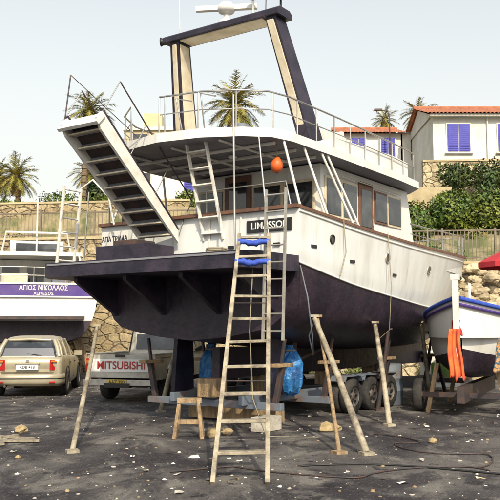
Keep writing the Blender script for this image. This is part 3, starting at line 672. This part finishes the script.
for i in range(420):
    x=random.uniform(6.3,14); h=random.random()**1.2*min(3.7,(x-5.8)*2.4); r=random.uniform(.10,.26)
    g.rock((x,yw(x)-.2-(3.9-h)*.42*random.uniform(.85,1.05),h+.03),r,BOULD,(1.2,.9,.75))
g.obj('boulder_slope')
def fence(name,P,zb,h=1.1,step=.13):
    g=G()
    for a,b in zip(P[:-1],P[1:]):
        a=Vector((*a,zb));b=Vector((*b,zb)); up=Vector((0,0,h)); L=(b-a).length
        g.beam(a+up,b+up,.05,.05,FENCE); g.beam(a+up*.12,b+up*.12,.04,.04,FENCE)
        n=int(L/step)
        for i in range(n+1):
            p=a.lerp(b,i/n); g.beam(p,p+up*(1 if i%14 else 1.08),.022 if i%14 else .07,.022 if i%14 else .07,FENCE)
    return g.obj(name)
fence('metal_fence',[(3.1,30.1),(5,28.4),(22,26.5)],4.0,1.1)
fence('metal_fence',[(-24,34.0),(2.9,30.2)],5.25,1.0,.16)
wall('garden_wall',[(5,36.5),(9.2,36.0)],8.1,PLAST,.3,None,5)
wall('garden_wall',[(9.0,41),(22,40)],10.3,STONE,.3,PLAST,7)
# ================================================================== houses
def shutter(g,x0,x1,z0,z1,y):
    g.box(((x0+x1)/2,y-.03,(z0+z1)/2),(x1-x0+.14,.06,z1-z0+.14),HWHITE); m=(x0+x1)/2
    for a,b in ((x0,m-.015),(m+.015,x1)):
        g.box(((a+b)/2,y-.07,(z0+z1)/2),(b-a,.05,z1-z0),SHUT)
        n=int((z1-z0)/.11)
        for i in range(n): g.box(((a+b)/2,y-.105,z0+(i+.5)*(z1-z0)/n),(b-a-.12,.03,.05),SHUT)
    g.box(((x0+x1)/2,y-.08,z0-.1),(x1-x0+.3,.2,.06),HWHITE)
def tileroof(g,x0,x1,y0,y1,z0,z1):
    ym=(y0+y1)/2; n=int((x1-x0)/.11)
    for (ya,yb) in ((y0,ym),(y1,ym)):
        rows=[]
        for j in range(9):
            t=j/8; rows.append([(x0+(x1-x0)*i/n,ya+(yb-ya)*t,z0+(z1-z0)*t+.05*abs(math.sin(i*math.pi/2))+(.03 if j%2 else 0)) for i in range(n+1)])
        g.loft(rows,TILE,False,smooth=False)
    g.path([(x0,ym,z1+.05),(x1,ym,z1+.05)],.12,TILE,8)
    for x in (x0+.3,x1-.35): g.extr([(x,y0+.5,z0-.0),(x,y1-.5,z0-.0),(x,ym,z1-.12)],(.05,0,0),HWHITE)
h=empty('white_villa'); g=G()
g.box((15.2,48.5,11.4),(9.4,7,5.0),HWHITE); g.obj('walls',h); g=G(); tileroof(g,10.1,20.4,44.4,52.4,13.86,15.2); g.obj('roof',h)
g=G(); shutter(g,11.3,12.6,11.75,13.35,45.0); shutter(g,14.2,15.5,11.75,13.35,45.0); g.box((15.2,44.8,13.8),(9.9,.5,.12),HWHITE); g.tube((13.6,44.9,9),(13.6,44.9,13.8),.05,HWHITE)
g.box((18.3,51.,15.5),(.7,.7,1.3),HWHITE); g.obj('shutters',h)
h=empty('white_villa'); g=G()
g.box((7.9,54,12.),(4.0,6,4.6),HWHITE); g.box((11.0,53.5,12.2),(2.4,5,4.2),HWHITE); g.box((11.0,51.2,14.35),(2.7,.4,.15),HWHITE); g.obj('walls',h)
g=G(); tileroof(g,5.6,10.1,50.5,57.4,14.25,15.3); g.obj('roof',h)
g=G(); shutter(g,8.5,9.4,12.6,14.0,51.0); shutter(g,6.6,7.5,12.6,14.0,51.0); g.box((10.9,50.98,13.2),(.9,.05,1.3),GLASS); g.box((8,50.9,12.0),(4.2,.4,.12),HWHITE)
g.obj('shutters',h)
h=empty('apartment_building'); g=G()
g.box((-6.6,63,12.3),(5.8,6,9),HCREAM); g.box((-6.6,59.9,15.0),(6.2,1.0,.15),HWHITE); g.box((-6.6,63,16.9),(6.2,6.4,.25),HWHITE)
for x in (-8.4,-6.6,-4.8):
    for z in (13.3,15.9): g.box((x,59.97,z),(1.1,.1,1.2),GLASS); g.box((x,59.95,z-.7),(1.3,.16,.1),HWHITE)
g.box((-7.5,61,17.6),(1.4,1.4,1.2),HCREAM)
g.obj('walls',h); g=G()
for i in range(26): g.tube((-9.6+i*.24,59.5,15.05),(-9.6+i*.24,59.5,16.0),.02,FENCE,5)
g.tube((-9.6,59.5,16),(-3.6,59.5,16),.03,FENCE,5); g.obj('balcony',h)
h=empty('small_white_house'); g=G(); g.box((-4.4,50.5,10.2),(5.4,5,3.6),HWHITE); g.box((-4.4,50.5,12.05),(5.7,5.3,.16),HCREAM); g.obj('walls',h)
g=G(); shutter(g,-4.0,-2.9,9.9,11.3,48.0); g.box((-6.4,47.97,10.3),(.7,.08,1.6),GLASS); g.obj('shutters',h)
g=G(); g.path([(8.9,50,9.5),(8.9,50,15.2),(8.8,50,15.5),(8.3,50,15.6)],.05,DARKM,8,.03); g.box((8.2,50,15.6),(.5,.2,.1),DARKM); g.obj('street_lamp')
# ================================================================== vegetation
def palm(x,y,z0,zc,R0,nf=46,dead=10,seed=1):
    random.seed(seed); e=empty('palm_tree',(x,y,z0)); H=zc-z0; g=G()
    pts=[];
    n=max(8,int(H*2.5)); bend=random.uniform(-.3,.3)
    for i in range(n+1):
        t=i/n; pts.append((bend*t*t,0,H*t))
    for i in range(n):
        a=Vector(pts[i]);b=Vector(pts[i+1]); g.path([a,b],.21-.05*i/n,BARK,10,r2=.165-.05*i/n,caps=False)
    g.lathe(pts[-1],(0,0,1),[(.14,-.7),(.27,-.35),(.25,0),(.1,.2)],BARK,10)
    g.obj('trunk',e); g=G(); top=Vector(pts[-1])
    for f in range(nf+dead):
        d=f>=nf; az=f*2.39996+random.uniform(-.2,.2); el=R(random.uniform(-70,-45)) if d else R(82-115*(f/nf)**.8+random.uniform(-8,8))
        L=R0*(random.uniform(.6,.8) if d else random.uniform(.85,1.1)); m=PALMD if d else PALML
        dr=Vector((math.cos(az)*math.cos(el),math.sin(az)*math.cos(el),math.sin(el))); side=Vector((-math.sin(az),math.cos(az),0))
        ns=14; P=[]; p=top.copy(); v=dr.copy()
        for i in range(ns+1):
            P.append(p.copy()); v=(v+Vector((0,0,-(.07+.05*i/ns)))).normalized(); p=p+v*(L/ns)
        for i in range(ns):
            t=i/ns; a=P[i]; b=P[i+1]; w=.02*(1-t)+.006; g.add([a-side*w,a+side*w,b+side*w*.9,b-side*w*.9],[(0,1,2,3)],m)
            if i>0:
                ll=R0*.28*math.sin(math.pi*min(1,.12+t*.86))**.7
                for s in (-1,1):
                    for q in (0,.5):
                        o=a.lerp(b,q); fw=(b-a).normalized(); tip=o+(side*s*.8+fw*.75+Vector((0,0,random.uniform(-.55,.1)))).normalized()*ll*random.uniform(.8,1.1)
                        ww=fw*.028*R0/1.6; g.add([o-ww,o+ww,tip],[(0,1,2)],m)
    g.obj('crown',e)
palm(-14.6,50,8,11.2,1.75,44,10,1); palm(-9.6,45.5,8,14.1,1.75,40,8,2); palm(-.75,46,7.5,14.7,2.1,46,6,3)
palm(12.6,58,9.5,17.5,1.6,36,5,4); palm(9.9,58,9.5,17.0,1.3,30,4,5); palm(-16.8,52,8,11.6,1.6,40,8,6); palm(-8.3,52,8,11.0,1.7,40,10,8); palm(-11.0,54,8,12.2,1.6,36,8,9)
def clump(name,bl,n,ls,mat,seed,trunk=None):
    random.seed(seed); g=G()
    tot=sum(r[0]*r[1]*r[2] for _,r in bl)
    for c,r in bl:
        k=int(n*(r[0]*r[1]*r[2])/tot)
        lobes=[(Vector((random.gauss(0,1),random.gauss(0,1),random.gauss(0,1))).normalized(),random.uniform(.2,.6)) for _ in range(12)]
        for i in range(k):
            d=Vector((random.gauss(0,1),random.gauss(0,1),random.gauss(0,1))).normalized()
            bump=1+sum(a*max(0,d.dot(l)-.6)*1.4 for l,a in lobes)-.3
            q=(random.random()**.33)*bump*random.uniform(.82,1.08)
            p=Vector(c)+Vector((d.x*r[0],d.y*r[1],d.z*r[2]))*q
            a=Vector((random.gauss(0,1),random.gauss(0,1),random.gauss(0,1))).normalized(); b=a.cross(d+Vector((.01,.2,.1))).normalized()
            s=ls*random.uniform(.6,1.3)
            g.add([p-a*s,p+b*s*.45,p+a*s,p-b*s*.45],[(0,1,2,3)],mat)
    if trunk:
        for a,b,r in trunk: g.tube(a,b,r,BARK,8,r*.5)
    return g.obj(name)
clump('hedge',[((6.9,33.6,6.1),(1.2,.9,1.0)),((8.6,34,6.6),(1.2,1.0,1.2)),((10.4,34,6.5),(1.5,1,1.3)),((12.6,33.5,6.4),(1.6,1,1.2)),((15,33.5,6.3),(1.8,1,1.2))],28000,.09,LEAF,1)
clump('shrub_bed',[((5.0,40,8.2),(1.0,.9,.9)),((10.3,39.3,9.2),(.9,.8,.9)),((12,39.5,9.2),(1.2,.8,.8)),((7.4,40,8.3),(.9,.8,1.2)),((14,39.5,9.3),(1.1,.8,1.1))],11000,.10,LEAFD,2)
clump('olive_tree',[((-9.3,49,9.8),(1.4,1,1.0)),((-7.9,49.5,10.1),(1.2,1,1.1))],7000,.12,LEAFD,3,[((-8.8,49,7.9),(-9.0,49,9.6),.14),((-8.6,49,8.6),(-7.9,49.4,10),.09)])
clump('shrub_bed',[((-13.5,44.2,8.4),(1.6,.6,.5)),((-10.5,43.8,8.5),(1.4,.6,.7)),((-6.8,43.8,8.6),(1.7,.6,.8)),((-17,44.8,8.5),(1.8,.6,.6)),((-3,44,8.6),(1.8,.7,.9))],9000,.09,LEAF,4)
clump('olive_tree',[((14.8,42.2,11.0),(1.0,.8,1.1)),((16.2,42.4,11.2),(.9,.8,1.0))],4000,.10,LEAF,6,[((15,42.2,9.3),(15,42.2,11),.1)])
clump('cypress_tree',[((4.2,47,10.8),(.5,.5,1.9))],3500,.1,LEAFD,7,[((4.2,47,8.8),(4.2,47,10),.1)])
clump('distant_trees',[((-20,70,10.5),(5,3,2.2)),((3,72,12.0),(4,3,2)),((22,66,13),(4,3,2.4)),((-28,66,10.5),(6,3,2.5))],12000,.3,LEAFD,8)
random.seed(77); bl=[]
for i in range(110):
    x=random.uniform(-20,14); t=random.uniform(.8,7) if x<1 else random.uniform(.8,14)
    bl.append(((x,yw(x)+t,tz(x,yw(x)+t)+.1),(random.uniform(.3,.9),.4,random.uniform(.2,.65))))
clump('hillside_scrub',bl[:65],10000,.07,SCRUB,10); clump('hillside_scrub',bl[65:],9000,.07,LEAF,12)
clump('wall_foot_weeds',[((x,yw(x)-.5,.15),(random.uniform(.4,.9),.3,random.uniform(.25,.6))) for x in range(-14,14,2)],6000,.06,LEAF,9)
# ================================================================== yard clutter
random.seed(21); g=G()
for i in range(1900):
    y=6.3+20*random.random()**1.3; x=random.uniform(-.36,.36)*y*1.1; s=random.choice([.005,.007,.009,.012,.016,.024])*random.uniform(.6,1.2)
    if random.random()<.025: s*=2.2
    n=5; a0=random.random()*6
    lo=[(x+math.cos(a0+k*1.257)*s*random.uniform(.6,1.5),y+math.sin(a0+k*1.257)*s*random.uniform(.7,1.5),0) for k in range(n)]
    hi=[(x+(p[0]-x)*.6,y+(p[1]-y)*.6,s*random.uniform(.2,.7)) for p in lo]
    mt=random.choice([CLAY,CLAY,ROCKM,TIMBER,DARKM,DARKM,WHITE2]); g.loft([lo,hi],mt,True,False,False); g.add(hi,[tuple(range(n))],mt)
for i in range(34):
    y=random.uniform(8,18); x=random.uniform(-.33,.33)*y; a=random.random()*6; s=random.uniform(.02,.06)
    P=[(x+math.cos(a+k*1.05)*s*random.uniform(.6,1.3),y+math.sin(a+k*1.05)*s*random.uniform(.6,1.3),.006+random.uniform(0,.025)) for k in range(6)]
    g.add([(x,y,.02)]+P,[(0,1+k,1+(k+1)%6) for k in range(6)],random.choice([WHITE2,CLAY,CREAM,BLUEG]))
g.obj('ground_debris')
g=G()
for (x,y,s) in ((-.55,12.2,.12),(-.35,12.5,.09),(1.2,12.9,.13),(1.35,13.0,.1),(-3.6,12.8,.10),(2.6,11.6,.06),(-2.9,10.2,.04),(3.7,11.0,.05)):
    g.rock((x,y,s*.4),s,ROCKM)
g.obj('loose_rocks')
g=G()
pts=[(.6+5.2*i/25,9.6-.9*i/25+.25*math.sin(i/25*9),.012) for i in range(26)]
g.path(pts,.012,BLACK,6)
g.path([(-.9+.15*math.sin(i*.7)+i*.16,9.2+.35*math.sin(i*.4),.012) for i in range(24)],.009,DARKM,6)
g.path([(1.9+.35*math.sin(i*.5)+.05*i,12.3-.13*i+.2*math.cos(i*.8),.014) for i in range(22)],.009,DARKM,6)
g.obj('power_cable')
g=G()
for i in range(6): g.box((-3.6+random.uniform(-.7,.7),11.8+random.uniform(-.4,.4),.02+i*.004),(random.uniform(.3,.9),.07,.03),LADW,Matrix.Rotation(random.uniform(0,3),3,'Z'))
g.obj('scrap_timber')
g=G(); g.box((5.05,21.5,.55),(.9,.7,.9),WHITE2); g.box((5.05,21.13,.5),(.6,.03,.5),LEAF); g.box((5.05,21.5,1.02),(.96,.76,.06),WHITE2); g.obj('utility_cabinet',bevel=.02)
g=G(); g.lathe((3.0,17.5,.0),(0,0,1),[(.28,0),(.3,.02),(.3,.3),(.31,.31),(.3,.32),(.3,.56),(.31,.57),(.3,.58),(.3,.85),(.28,.88),(.28,.86),(0,.86)],BLUEG,20); g.obj('oil_drum')
g=G()
for i in range(3): g.lathe((-.6,19.5,.12+i*.22),(0,0,1),[(.2,-.1),(.32,-.1),(.34,0),(.32,.1),(.2,.1),(.2,-.1)],TYRE,20)
g.obj('tyre_stack')
# ================================================================== light, world, camera
w=bpy.data.worlds.new("World"); sc.world=w; w.use_nodes=True; nt=w.node_tree
bg=nt.nodes['Background']; sky=nt.nodes.new('ShaderNodeTexSky'); sky.sky_type='NISHITA'; sky.sun_disc=False
sd=Vector((.14,-.76,.60)).normalized(); el=math.asin(sd.z); az=math.atan2(sd.x,sd.y)
sky.sun_elevation=el; sky.sun_rotation=az; sky.air_density=1.0; sky.dust_density=3.5; sky.ozone_density=1.0; sky.altitude=0
hs=nt.nodes.new('ShaderNodeHueSaturation'); hs.inputs['Hue'].default_value=.485; hs.inputs['Saturation'].default_value=.42; hs.inputs['Value'].default_value=2.0
nt.links.new(sky.outputs[0],hs.inputs['Color'])
tc=nt.nodes.new('ShaderNodeTexCoord'); sx=nt.nodes.new('ShaderNodeSeparateXYZ'); mr=nt.nodes.new('ShaderNodeMapRange')
nt.links.new(tc.outputs['Generated'],sx.inputs[0]); nt.links.new(sx.outputs['Z'],mr.inputs['Value'])
mr.inputs['From Min'].default_value=.0; mr.inputs['From Max'].default_value=.60; mr.inputs['To Min'].default_value=1.; mr.inputs['To Max'].default_value=0.
mx=nt.nodes.new('ShaderNodeMixRGB'); mx.inputs[2].default_value=(7.6,7.5,6.6,1)
nt.links.new(mr.outputs[0],mx.inputs[0]); nt.links.new(hs.outputs[0],mx.inputs[1])
nt.links.new(mx.outputs[0],bg.inputs['Color']); bg.inputs['Strength'].default_value=.125
sl=bpy.data.lights.new('sun','SUN'); sl.energy=4.9; sl.angle=R(.5); sl.color=(1,.88,.65)
so=bpy.data.objects.new('sun',sl); sc.collection.objects.link(so); so.rotation_euler=(-sd).to_track_quat('-Z','Y').to_euler()
cam=bpy.data.cameras.new('camera'); cam.lens=57.6; cam.sensor_width=36; cam.clip_end=2000
co=bpy.data.objects.new('camera',cam); sc.collection.objects.link(co); co.location=(0,0,1.6); co.rotation_euler=(R(90+5.7),0,0)
sc.camera=co
sc.view_settings.view_transform='Standard'; sc.view_settings.look='None'; sc.view_settings.exposure=0
